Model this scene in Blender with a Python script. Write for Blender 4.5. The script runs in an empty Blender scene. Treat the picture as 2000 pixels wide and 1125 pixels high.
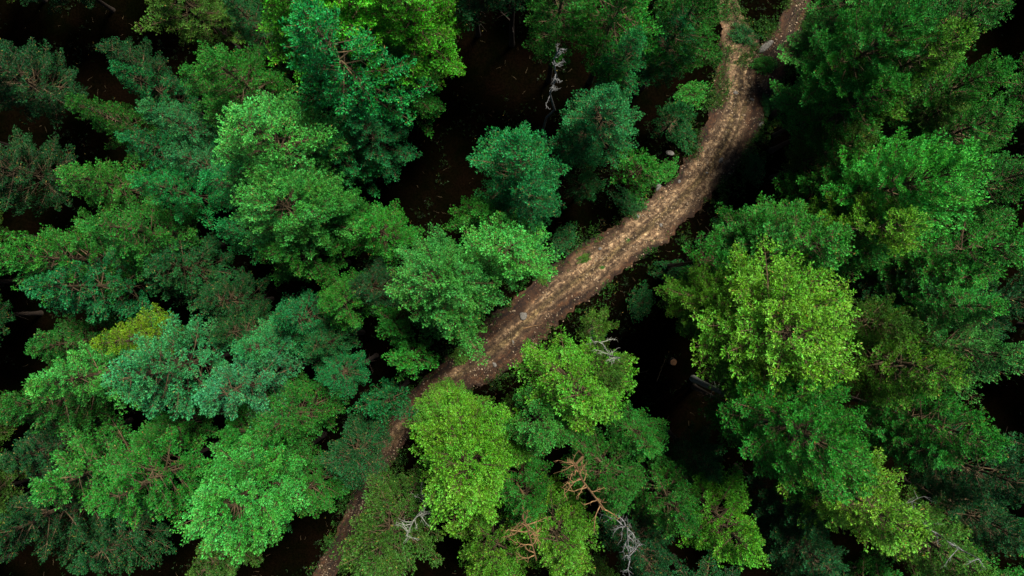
import bpy, bmesh, math, random
import numpy as np
from mathutils import Vector, Matrix, noise

R_ = math.radians
scene = bpy.context.scene
col = scene.collection

# ------------------------------------------------------------------ camera
CAM_H = 42.0
FPX = 2000 * 24.0 / 36.0
cam_d = bpy.data.cameras.new('camera'); cam = bpy.data.objects.new('camera', cam_d); col.objects.link(cam)
cam.location = (0, 0, CAM_H); cam.rotation_euler = (0, 0, 0)
cam_d.lens = 24.0; cam_d.sensor_width = 36.0; cam_d.sensor_fit = 'HORIZONTAL'; cam_d.clip_end = 1000
scene.camera = cam

# ------------------------------------------------------------------ sky and sun
SUN_EL, SUN_AZ = 65.0, 36.0        # azimuth clockwise from +Y (top of the picture)
w = bpy.data.worlds.new('World'); scene.world = w; w.use_nodes = True
nt = w.node_tree; nt.nodes.clear()
sky = nt.nodes.new('ShaderNodeTexSky'); sky.sky_type = 'NISHITA'; sky.sun_disc = False
sky.sun_elevation = R_(SUN_EL); sky.sun_rotation = R_(SUN_AZ)
sky.air_density = 0.7; sky.dust_density = 0.3; sky.ozone_density = 1.0
bg = nt.nodes.new('ShaderNodeBackground'); bg.inputs['Strength'].default_value = 0.05
wo = nt.nodes.new('ShaderNodeOutputWorld')
nt.links.new(sky.outputs[0], bg.inputs[0]); nt.links.new(bg.outputs[0], wo.inputs[0])
sd = bpy.data.lights.new('sun', 'SUN'); sd.energy = 5.0; sd.angle = R_(14); sd.color = (1.0, 0.96, 0.88)
so = bpy.data.objects.new('sun', sd); col.objects.link(so)
sdir = Vector((math.sin(R_(SUN_AZ)) * math.cos(R_(SUN_EL)), math.cos(R_(SUN_AZ)) * math.cos(R_(SUN_EL)), math.sin(R_(SUN_EL))))
so.rotation_euler = sdir.to_track_quat('Z', 'Y').to_euler()
so.location = (20, -20, 60)
scene.view_settings.view_transform = 'Standard'; scene.view_settings.look = 'None'
scene.view_settings.exposure = 1.6; scene.view_settings.gamma = 1.0
scene.cycles.max_bounces = 5; scene.cycles.diffuse_bounces = 3; scene.cycles.transmission_bounces = 2

# ------------------------------------------------------------------ helpers
def gnd(x, y):
    """gentle relief of the forest floor"""
    v = noise.noise(Vector((x * .06, y * .06, 3.1))) * .55 + noise.noise(Vector((x * .3, y * .3, 7.7))) * .10
    return v

def at(px, py, z=0.0):
    """a point of the place at height z from its direction in the photograph"""
    k = (CAM_H - z) / FPX
    return Vector(((px - 1000) * k, -(py - 562.5) * k, z))

def on_ground(px, py):
    p = at(px, py, 0)
    for _ in range(3):
        z = gnd(p.x, p.y); p = at(px, py, z)
    return p

def mesh_obj(name, V, F, mat, parent=None, smooth=False, attr=None):
    me = bpy.data.meshes.new(name)
    V = np.asarray(V, dtype=np.float32)
    if isinstance(F, np.ndarray):
        n, k = F.shape
        me.vertices.add(len(V)); me.vertices.foreach_set('co', V.ravel())
        me.loops.add(n * k); me.loops.foreach_set('vertex_index', F.astype(np.int32).ravel())
        me.polygons.add(n); me.polygons.foreach_set('loop_start', np.arange(0, n * k, k, dtype=np.int32))
        try: me.polygons.foreach_set('loop_total', np.full(n, k, dtype=np.int32))
        except Exception: pass
        me.update(calc_edges=True)
    else:
        me.from_pydata([tuple(map(float, v)) for v in V], [], F); me.update()
    if smooth: me.polygons.foreach_set('use_smooth', np.ones(len(me.polygons), dtype=bool))
    if attr is not None:
        a = me.attributes.new('shade', 'FLOAT', 'FACE'); a.data.foreach_set('value', np.asarray(attr, dtype=np.float32))
    me.materials.append(mat)
    o = bpy.data.objects.new(name, me); col.objects.link(o)
    if parent: o.parent = parent
    return o

def tag(o, label=None, cat=None, group=None, kind=None):
    if label: o['label'] = label
    if cat: o['category'] = cat
    if group: o['group'] = group
    if kind: o['kind'] = kind
    return o

class Tubes:
    """tapering tubes collected into one quad mesh"""
    def __init__(s): s.V = []; s.F = []; s.n = 0
    def add(s, pts, rad, k=5):
        pts = np.asarray(pts, float); m = len(pts)
        d = np.gradient(pts, axis=0); d /= (np.linalg.norm(d, axis=1, keepdims=True) + 1e-9)
        ref = np.array([0, 0, 1.0]) if abs(d[0][2]) < .9 else np.array([1.0, 0, 0])
        a = np.cross(d, ref); a /= (np.linalg.norm(a, axis=1, keepdims=True) + 1e-9); b = np.cross(d, a)
        th = np.arange(k) * 2 * math.pi / k
        rad = np.asarray(rad, float).reshape(-1, 1, 1) * np.ones((m, 1, 1))
        ring = pts[:, None, :] + rad * (np.cos(th)[None, :, None] * a[:, None, :] + np.sin(th)[None, :, None] * b[:, None, :])
        s.V.append(ring.reshape(-1, 3))
        i = np.arange(m - 1)[:, None] * k; j = np.arange(k)[None, :]; j2 = (j + 1) % k
        f = np.stack([i + j, i + j2, i + k + j2, i + k + j], axis=-1).reshape(-1, 4) + s.n
        s.F.append(f); s.n += m * k
    def obj(s, name, mat, parent=None):
        return mesh_obj(name, np.concatenate(s.V), np.concatenate(s.F), mat, parent, smooth=True)

# ------------------------------------------------------------------ materials
def new_mat(name):
    m = bpy.data.materials.new(name); m.use_nodes = True
    n = m.node_tree; n.nodes.clear()
    return m, n, (lambda t: n.nodes.new('ShaderNode' + t)), (lambda a, b: n.links.new(a, b))

def foliage_mat():
    m, n, N, Lk = new_mat('pine_needles')
    out = N('OutputMaterial'); pr = N('BsdfPrincipled'); tr = N('BsdfTranslucent'); mx = N('MixShader')
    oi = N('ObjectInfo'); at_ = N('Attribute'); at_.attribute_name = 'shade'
    geo = N('NewGeometry')
    # value by twig plus each shoot's painted light and shade (attribute) and a few browner or paler tufts
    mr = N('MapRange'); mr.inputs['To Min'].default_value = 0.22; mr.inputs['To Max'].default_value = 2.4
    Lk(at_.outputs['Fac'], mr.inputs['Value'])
    tcx = N('TexCoord'); nz = N('TexNoise'); nz.inputs['Scale'].default_value = .9; nz.inputs['Detail'].default_value = 3; Lk(tcx.outputs['Object'], nz.inputs['Vector'])
    pr_ = N('MapRange'); pr_.inputs['From Min'].default_value = .42; pr_.inputs['From Max'].default_value = .68; Lk(nz.outputs[0], pr_.inputs['Value'])
    yel = N('Mix'); yel.data_type = 'RGBA'; yel.blend_type = 'MULTIPLY'; yel.inputs[7].default_value = (1.55, 1.0, .8, 1)
    yf = N('Math'); yf.operation = 'MULTIPLY'; yf.inputs[1].default_value = .8; Lk(pr_.outputs[0], yf.inputs[0]); Lk(yf.outputs[0], yel.inputs[0]); Lk(oi.outputs['Color'], yel.inputs[6])
    dead = N('Math'); dead.operation = 'GREATER_THAN'; dead.inputs[1].default_value = .985; Lk(geo.outputs['Random Per Island'], dead.inputs[0])
    dm = N('Mix'); dm.data_type = 'RGBA'; dm.inputs[7].default_value = (.085, .05, .012, 1); Lk(dead.outputs[0], dm.inputs[0]); Lk(yel.outputs[2], dm.inputs[6])
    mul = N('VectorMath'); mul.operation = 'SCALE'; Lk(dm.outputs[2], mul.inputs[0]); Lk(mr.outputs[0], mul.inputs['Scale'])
    hs = N('HueSaturation')
    h = N('MapRange'); h.inputs['To Min'].default_value = .485; h.inputs['To Max'].default_value = .520
    Lk(geo.outputs['Random Per Island'], h.inputs['Value']); Lk(h.outputs[0], hs.inputs['Hue'])
    v = N('MapRange'); v.inputs['To Min'].default_value = .7; v.inputs['To Max'].default_value = 1.35
    Lk(geo.outputs['Random Per Island'], v.inputs['Value']); Lk(v.outputs[0], hs.inputs['Value'])
    sa = N('MapRange'); sa.inputs['To Min'].default_value = 1.10; sa.inputs['To Max'].default_value = .93; Lk(at_.outputs['Fac'], sa.inputs['Value']); Lk(sa.outputs[0], hs.inputs['Saturation'])  # lighter blades also less saturated, as painted highlights
    Lk(mul.outputs[0], hs.inputs['Color'])
    Lk(hs.outputs[0], pr.inputs['Base Color']); Lk(hs.outputs[0], tr.inputs['Color'])
    pr.inputs['Roughness'].default_value = .58; pr.inputs['Specular IOR Level'].default_value = .12
    mx.inputs[0].default_value = .09
    Lk(pr.outputs[0], mx.inputs[1]); Lk(tr.outputs[0], mx.inputs[2]); Lk(mx.outputs[0], out.inputs[0])
    return m

def bark_mat(name, c1, c2, scale=6):
    m, n, N, Lk = new_mat(name)
    out = N('OutputMaterial'); pr = N('BsdfPrincipled'); tc = N('TexCoord'); no = N('TexNoise'); rp = N('ValToRGB')
    no.inputs['Scale'].default_value = scale; no.inputs['Detail'].default_value = 6; no.inputs['Roughness'].default_value = .7
    rp.color_ramp.elements[0].position = .35; rp.color_ramp.elements[0].color = (*c1, 1)
    rp.color_ramp.elements[1].position = .65; rp.color_ramp.elements[1].color = (*c2, 1)
    bp = N('Bump'); bp.inputs['Strength'].default_value = .6; bp.inputs['Distance'].default_value = .03
    Lk(tc.outputs['Object'], no.inputs['Vector']); Lk(no.outputs[0], rp.inputs[0]); Lk(rp.outputs[0], pr.inputs['Base Color'])
    Lk(no.outputs[0], bp.inputs['Height']); Lk(bp.outputs[0], pr.inputs['Normal'])
    pr.inputs['Roughness'].default_value = .85; pr.inputs['Specular IOR Level'].default_value = .2
    Lk(pr.outputs[0], out.inputs[0])
    return m

def ground_mat():
    m, n, N, Lk = new_mat('forest_floor')
    out = N('OutputMaterial'); pr = N('BsdfPrincipled'); tc = N('TexCoord')
    a = N('TexNoise'); a.inputs['Scale'].default_value = .55; a.inputs['Detail'].default_value = 8; a.inputs['Roughness'].default_value = .65
    b = N('TexNoise'); b.inputs['Scale'].default_value = 9; b.inputs['Detail'].default_value = 6; b.inputs['Roughness'].default_value = .75
    for x in (a, b): Lk(tc.outputs['Object'], x.inputs['Vector'])
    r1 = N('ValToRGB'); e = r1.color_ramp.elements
    e[0].position = .38; e[0].color = (.0006, .0008, .0002, 1); e[1].position = .62; e[1].color = (.0017, .0010, .0005, 1)  # near black: the shade under the crowns is put into the floor colour
    r2 = N('ValToRGB'); e = r2.color_ramp.elements
    e[0].position = .35; e[0].color = (.35, .35, .35, 1); e[1].position = .7; e[1].color = (1.5, 1.4, 1.3, 1)
    mx = N('Mix'); mx.data_type = 'RGBA'; mx.blend_type = 'MULTIPLY'; mx.inputs[0].default_value = 1
    Lk(a.outputs[0], r1.inputs[0]); Lk(b.outputs[0], r2.inputs[0]); Lk(r1.outputs[0], mx.inputs[6]); Lk(r2.outputs[0], mx.inputs[7])
    Lk(mx.outputs[2], pr.inputs['Base Color'])
    bp = N('Bump'); bp.inputs['Strength'].default_value = .8; bp.inputs['Distance'].default_value = .06
    Lk(b.outputs[0], bp.inputs['Height']); Lk(bp.outputs[0], pr.inputs['Normal'])
    pr.inputs['Roughness'].default_value = .95; pr.inputs['Specular IOR Level'].default_value = 0
    Lk(pr.outputs[0], out.inputs[0])
    return m

def path_mat():
    m, n, N, Lk = new_mat('gravel_track')
    out = N('OutputMaterial'); pr = N('BsdfPrincipled'); tc = N('TexCoord'); uv = N('Attribute'); uv.attribute_name = 'across'
    al = N('Attribute'); al.attribute_name = 'along'
    def noi(s, d=6, r=.65):
        x = N('TexNoise'); x.inputs['Scale'].default_value = s; x.inputs['Detail'].default_value = d; x.inputs['Roughness'].default_value = r
        Lk(tc.outputs['Object'], x.inputs['Vector']); return x
    big, mid, fin = noi(.45), noi(4.2, 9, .78), noi(26, 5, .8)
    def ramp(f, st):
        r = N('ValToRGB'); cr = r.color_ramp
        while len(cr.elements) < len(st): cr.elements.new(.5)
        for el, (p, c) in zip(cr.elements, st): el.position = p; el.color = (*c, 1)
        Lk(f, r.inputs[0]); return r
    base = ramp(mid.outputs[0], [(.33, (.022, .013, .007)), (.47, (.060, .036, .019)), (.60, (.200, .138, .078)), (.75, (.33, .245, .155))])
    soil = ramp(mid.outputs[0], [(.35, (.007, .0035, .0015)), (.6, (.030, .013, .005)), (.75, (.062, .031, .013))])
    # bare stony gravel in the middle and the wheel tracks, needle litter and earth at the edges and in patches
    def math_(op, a, b=None, c=None):
        x = N('Math'); x.operation = op
        for i, v in enumerate((a, b, c)):
            if v is None: continue
            if isinstance(v, (int, float)): x.inputs[i].default_value = v
            else: Lk(v, x.inputs[i])
        return x.outputs[0]
    dsn = N('Attribute'); dsn.attribute_name = 'dist'
    cx = N('CombineXYZ'); Lk(math_('MULTIPLY', uv.outputs['Fac'], 2.6), cx.inputs[0]); Lk(math_('MULTIPLY', dsn.outputs['Fac'], .42), cx.inputs[1])
    stn = N('TexNoise'); stn.inputs['Scale'].default_value = 1.2; stn.inputs['Detail'].default_value = 5; stn.inputs['Roughness'].default_value = .6; Lk(cx.outputs[0], stn.inputs['Vector'])
    ab = math_('MULTIPLY', math_('ABSOLUTE', uv.outputs['Fac']), .74)
    e1 = math_('MULTIPLY_ADD', mid.outputs[0], 1.1, -.55)
    e2 = math_('MULTIPLY_ADD', big.outputs[0], 1.5, -.75)
    edge = math_('ADD', math_('ADD', ab, e1), e2)
    edge = math_('ADD', edge, al.outputs['Fac'])  # along also browns the lower track, painted shade included
    sm = N('MapRange'); sm.interpolation_type = 'SMOOTHSTEP'; sm.inputs['From Min'].default_value = .42; sm.inputs['From Max'].default_value = .98
    Lk(edge, sm.inputs['Value'])
    mx = N('Mix'); mx.data_type = 'RGBA'; Lk(sm.outputs[0], mx.inputs[0]); Lk(base.outputs[0], mx.inputs[6]); Lk(soil.outputs[0], mx.inputs[7])
    rut = math_('ABSOLUTE', math_('SUBTRACT', math_('ADD', uv.outputs['Fac'], math_('MULTIPLY', e2, .25)), .06))
    rr = ramp(rut, [(.0, (.30, .32, .20)), (.16, (.55, .55, .42)), (.34, (1.0, 1.0, 1.0))])
    m2 = N('Mix'); m2.data_type = 'RGBA'; m2.blend_type = 'MULTIPLY'; m2.inputs[0].default_value = .85
    Lk(mx.outputs[2], m2.inputs[6]); Lk(rr.outputs[0], m2.inputs[7])
    sr = ramp(stn.outputs[0], [(.36, (.30, .27, .22)), (.50, (.88, .85, .80)), (.64, (1.8, 1.75, 1.65))])
    m2b = N('Mix'); m2b.data_type = 'RGBA'; m2b.blend_type = 'MULTIPLY'; m2b.inputs[0].default_value = 1
    Lk(m2.outputs[2], m2b.inputs[6]); Lk(sr.outputs[0], m2b.inputs[7]); m2 = m2b
    fr = ramp(fin.outputs[0], [(.35, (.45, .43, .42)), (.55, (.95, .95, .95)), (.72, (1.6, 1.6, 1.6))])
    m3 = N('Mix'); m3.data_type = 'RGBA'; m3.blend_type = 'MULTIPLY'; m3.inputs[0].default_value = 1
    vo = N('TexVoronoi'); vo.inputs['Scale'].default_value = 7.5; vo.inputs['Randomness'].default_value = 1; Lk(tc.outputs['Object'], vo.inputs['Vector'])
    sep = N('SeparateColor'); Lk(vo.outputs['Color'], sep.inputs[0])
    near = ramp(vo.outputs['Distance'], [(.0, (1, 1, 1)), (.38, (1, 1, 1)), (.5, (0, 0, 0))])
    pick = ramp(sep.outputs[0], [(.0, (.55, .52, .48)), (.62, (1.0, 1.0, 1.0)), (.82, (1.35, 1.32, 1.28)), (.97, (1.9, 1.87, 1.82))])
    mv = N('Mix'); mv.data_type = 'RGBA'; mv.blend_type = 'MULTIPLY'; Lk(near.outputs[0], mv.inputs[0]); Lk(m2.outputs[2], mv.inputs[6]); Lk(pick.outputs[0], mv.inputs[7]); m2 = mv
    Lk(m2.outputs[2], m3.inputs[6]); Lk(fr.outputs[0], m3.inputs[7]); Lk(m3.outputs[2], pr.inputs['Base Color'])
    bp = N('Bump'); bp.inputs['Strength'].default_value = .9; bp.inputs['Distance'].default_value = .05
    Lk(fin.outputs[0], bp.inputs['Height']); Lk(bp.outputs[0], pr.inputs['Normal'])
    pr.inputs['Roughness'].default_value = .9; pr.inputs['Specular IOR Level'].default_value = .2
    Lk(pr.outputs[0], out.inputs[0])
    return m

M_leaf = foliage_mat()
M_bark = bark_mat('pine_bark', (.007, .0045, .003), (.024, .015, .009), 5)
M_limb = bark_mat('orange_upper_bark', (.045, .024, .010), (.19, .105, .042), 8)
M_twig = bark_mat('twig_bark', (.014, .009, .004), (.085, .058, .026), 3)
M_dead = bark_mat('weathered_dead_wood', (.045, .043, .04), (.15, .148, .143), 9)
M_lich = bark_mat('lichen_grown_wood', (.05, .052, .04), (.19, .195, .155), 12)
M_stone = bark_mat('grey_stone', (.02, .018, .014), (.11, .10, .085), 14)
M_tan = bark_mat('path_pebble_stone', (.035, .022, .011), (.20, .145, .09), 2.5)
M_ground = ground_mat(); M_path = path_mat()
M_cut = bark_mat('fresh_cut_wood', (.05, .022, .008), (.12, .058, .024), 14)

# ------------------------------------------------------------------ ground and path
def build_ground():
    n = 260
    t = np.linspace(-1, 1, n); c = np.sign(t) * (36 * np.abs(t) + 264 * np.abs(t) ** 5)
    V = [(x, y, gnd(x, y)) for y in c for x in c]
    i = np.arange(n - 1)[:, None] * n + np.arange(n - 1)[None, :]
    F = np.stack([i, i + 1, i + n + 1, i + n], -1).reshape(-1, 4)
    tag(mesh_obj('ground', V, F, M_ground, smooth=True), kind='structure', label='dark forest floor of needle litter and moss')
build_ground()

PATH = [(1600, -160, 20), (1580, -80, 20), (1562, 0, 21), (1532, 70, 28), (1500, 125, 38), (1472, 172, 46), (1450, 218, 52), (1424, 268, 50), (1384, 328, 46), (1332, 384, 44),
        (1276, 432, 44), (1212, 482, 46), (1140, 536, 48), (1068, 590, 50), (1005, 648, 52), (940, 700, 48), (872, 750, 38), (806, 805, 28),
        (762, 865, 26), (728, 930, 25), (700, 995, 22), (668, 1060, 20), (630, 1130, 20), (580, 1220, 20)]
SPUR = [(1408, -60, 16), (1418, 10, 20), (1436, 62, 30), (1448, 112, 44), (1440, 168, 50), (1430, 225, 48), (1412, 280, 40), (1385, 325, 30)]
def catmull(P, k):
    P = [Vector(p) for p in P]; P = [P[0] * 2 - P[1]] + P + [P[-1] * 2 - P[-2]]; out = []
    for i in range(1, len(P) - 2):
        for j in range(k):
            t = j / k
            out.append(.5 * ((2 * P[i]) + (P[i + 1] - P[i - 1]) * t + (2 * P[i - 1] - 5 * P[i] + 4 * P[i + 1] - P[i + 2]) * t * t + (-P[i - 1] + 3 * P[i] - 3 * P[i + 1] + P[i + 2]) * t ** 3))
    out.append(P[-2]); return out
LIFT = .07
def build_path(pts, lift, name, label, dirt0):
    C = catmull(pts, 22); m = 29; V = []; ac = []; al = []; ds = []; run = 0.0
    W = [Vector((*at(c.x, c.y, 0).xy, 0)) for c in C]
    for i, c in enumerate(C):
        d = (W[min(i + 1, len(W) - 1)] - W[max(i - 1, 0)]).normalized(); nrm = Vector((-d.y, d.x, 0))   # left of travel = right side of the photo is negative
        hw = c.z * CAM_H / FPX * 1.0
        if i: run += (W[i] - W[i - 1]).length
        dirt = dirt0
        if c.y > 530: dirt += min(.46, (c.y - 530) / 140 * .46) + max(0, (c.y - 800) / 300 * .4)  # soil colour on the lower track stands for wet ground and painted shade
        if lift == LIFT and c.y < 230: dirt += min(1, (230 - c.y) / 130) * .72
        for j in range(m):
            u = -1 + 2 * j / (m - 1)
            wob = 1 + .30 * noise.noise(Vector((i * .07, 5.0 if u > 0 else -5.0, lift * 9))) + .20 * noise.noise(Vector((i * .35, 2.0 if u > 0 else -3.0, 0)))
            p = W[i] + nrm * (u * hw * wob)
            edge = max(0, (abs(u) - .85) / .15)
            z = gnd(p.x, p.y) + lift + .03 * noise.noise(Vector((p.x * 1.3, p.y * 1.3, 0))) * (1 - edge) - .02 * edge
            # two shallow wheel ruts
            z -= .035 * math.exp(-((abs(u) - .42) / .14) ** 2)
            V.append((p.x, p.y, z)); ac.append(u * hw); al.append(dirt); ds.append(run)
    n = len(C)
    i = np.arange(n - 1)[:, None] * m + np.arange(m - 1)[None, :]
    F = np.stack([i, i + m, i + m + 1, i + 1], -1).reshape(-1, 4)
    o = mesh_obj(name, V, F, M_path, smooth=True)
    # face up
    if o.data.polygons[0].normal.z < 0: o.data.flip_normals()
    for nm, vals in (('across', ac), ('along', al), ('dist', ds)):
        a = o.data.attributes.new(nm, 'FLOAT', 'POINT'); a.data.foreach_set('value', np.array(vals, dtype=np.float32))
    tag(o, label, kind='structure')
    return [(W[k], C[k].z * CAM_H / FPX) for k in range(n)]
path_pts = build_path(PATH, LIFT, 'path', 'stony dirt track curving through the pines', 0.0)
spur_pts = build_path(SPUR, LIFT + .02, 'side_path', 'short stony arm of the track at the top', .05)
def path_dist(x, y):
    best = 9
    for W, hw in path_pts[::5]:
        d = math.hypot(x - W.x, y - W.y) / hw
        if d < best: best = d
    return best

# ------------------------------------------------------------------ stones
def ico(rng, r, flat=.6, sub=2, rough=.22):
    bm = bmesh.new(); bmesh.ops.create_icosphere(bm, subdivisions=sub, radius=r)
    o = Vector((rng.random() * 50, rng.random() * 50, 0)); sx = rng.uniform(.75, 1.35)
    for v in bm.verts:
        k = 1 + rough * 1.6 * noise.noise(v.co / r * 1.1 + o) + rough * .5 * noise.noise(v.co / r * 3 + o)
        v.co = Vector((v.co.x * sx, v.co.y / sx, v.co.z * flat)) * k
    V = [tuple(v.co) for v in bm.verts]; F = [[v.index for v in f.verts] for f in bm.faces]; bm.free()
    return V, F
rng = random.Random(5)
STONES = [(1494, 92, .30, 'largest pale boulder at the top fork of the track', 1.9), (1486, 243, .16, 'grey stone on the right verge of the track near its top', 1.2),
          (1407, 314, .20, 'grey flat stone lying mid track on the upper bend', 1.0), (1022, 617, .30, 'pale lichened rock on the lower track under the central pines', 1.0),
          (1308, 300, .26, 'mossy rock in the grass bank left of the upper bend', 1.0), (1285, 366, .24, 'grey rock at the left edge of the track below the round bush', 1.0),
          (1436, 66, .18, 'grey stone on the short side track at the top', 1.0), (1380, 338, .10, 'small white stone just below the grey flat stone', 1.0),
          (1290, 440, .13, 'whitish stone in the middle of the track between the verges', 1.0), (1326, 355, .13, 'tan stone on the left wheel track of the bend', 1.0),
          (1002, 668, .12, 'pale stone on the brown lower track', 1.0), (966, 712, .17, 'rounded brown rock near the lower edge of the track', 1.0),
          (1468, 195, .13, 'pale pebble stone below the boulder on the upper track', 1.0), (1436, 182, .16, 'tan stone at the centre of the upper track', 1.0),
          (1172, 486, .12, 'tan stone on the left edge of the middle track', 1.0), (1245, 423, .14, 'brown stone half buried in the middle track', 1.0)]
for (px, py, r, lab, el) in STONES:
    r *= .78
    V, F = ico(rng, r, .55, 3)
    o = mesh_obj('stone', V, F, M_stone, smooth=True)
    p = on_ground(px, py); o.location = (p.x, p.y, gnd(p.x, p.y) + LIFT + r * .12); o.rotation_euler = (0, 0, rng.uniform(0, 6.28) if el == 1 else R_(40)); o.scale = (el if el > 1 else 1, 1, 1)
    tag(o, lab, 'stone', 'loose stones on the track')

def build_pebbles():
    rng = random.Random(11); Vs = []; Fs = []; n = 0
    base = [ico(rng, 1, .6, 1, .3) for _ in range(10)]
    bv = [np.array(b[0]) for b in base]; bf = [np.array(b[1]) for b in base]
    src = [(w, h, LIFT) for w, h in path_pts[10:]] * 3 + [(w, h, LIFT + .02) for w, h in spur_pts]
    for _ in range(9000):
        W, hw, lift = src[rng.randrange(len(src))]
        a = rng.uniform(0, 6.28); q = hw * 1.02 * math.sqrt(rng.random())
        x, y = W.x + math.cos(a) * q, W.y + math.sin(a) * q
        if noise.noise(Vector((x * .7, y * .7, 9))) < rng.uniform(-.5, .35): continue
        s = .012 + .05 * rng.random() ** 4
        k = rng.randrange(10); c, sn = math.cos(a * 7), math.sin(a * 7)
        v = bv[k] * s; v = np.stack([v[:, 0] * c - v[:, 1] * sn, v[:, 0] * sn + v[:, 1] * c, v[:, 2]], 1) + np.array([x, y, gnd(x, y) + lift + s * .15])
        Vs.append(v); Fs.append(bf[k] + n); n += len(v)
    o = mesh_obj('pebbles', np.concatenate(Vs), np.concatenate(Fs), M_tan, smooth=False)
    tag(o, 'loose pebbles and gravel scattered over the track', kind='stuff')
build_pebbles()

# ------------------------------------------------------------------ pine crowns
def blades(P, Dv, rs, n_bl, ln, wd, spread=.5, A=None):
    """every shoot is a rosette: a darker outer ring and a paler upright centre, light and shade painted in"""
    m = len(P)
    Pn = np.repeat(P, n_bl, 0); Dn = np.repeat(Dv, n_bl, 0)
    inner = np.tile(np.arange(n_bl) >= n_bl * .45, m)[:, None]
    rnd = rs.normal(0, 1, (m * n_bl, 3)); perp = rnd - Dn * (rnd * Dn).sum(1, keepdims=True); perp /= np.linalg.norm(perp, axis=1, keepdims=True) + 1e-9
    D = np.where(inner, Dn + perp * rs.uniform(.15, spread * 1.5, (m * n_bl, 1)), Dn * rs.uniform(.1, .6, (m * n_bl, 1)) + perp)
    D /= np.linalg.norm(D, axis=1, keepdims=True) + 1e-9
    Pn = Pn + np.where(inner, Dn * .035, 0)
    r = rs.normal(0, 1, (m * n_bl, 3)); S = np.cross(D, r); S /= np.linalg.norm(S, axis=1, keepdims=True) + 1e-9
    U = np.cross(S, D)
    l = ln * rs.uniform(.65, 1.2, (m * n_bl, 1)); wv = wd * rs.uniform(.7, 1.3, (m * n_bl, 1))
    a = Pn; b = Pn + D * l * .6 + S * wv * .5 + U * wv * .18; c = Pn + D * l; d = Pn + D * l * .6 - S * wv * .5 + U * wv * .18
    V = np.stack([a, b, c, d], 1).reshape(-1, 3)
    F = np.arange(m * n_bl * 4).reshape(-1, 4)
    if A is None: return V, F
    return V, F, np.repeat(A, n_bl) * .55 + np.where(inner[:, 0], .45, .0)  # inner blades painted lighter to model light and shade within the shoot

def unit(v):
    return v / (np.linalg.norm(v) + 1e-9)

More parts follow.
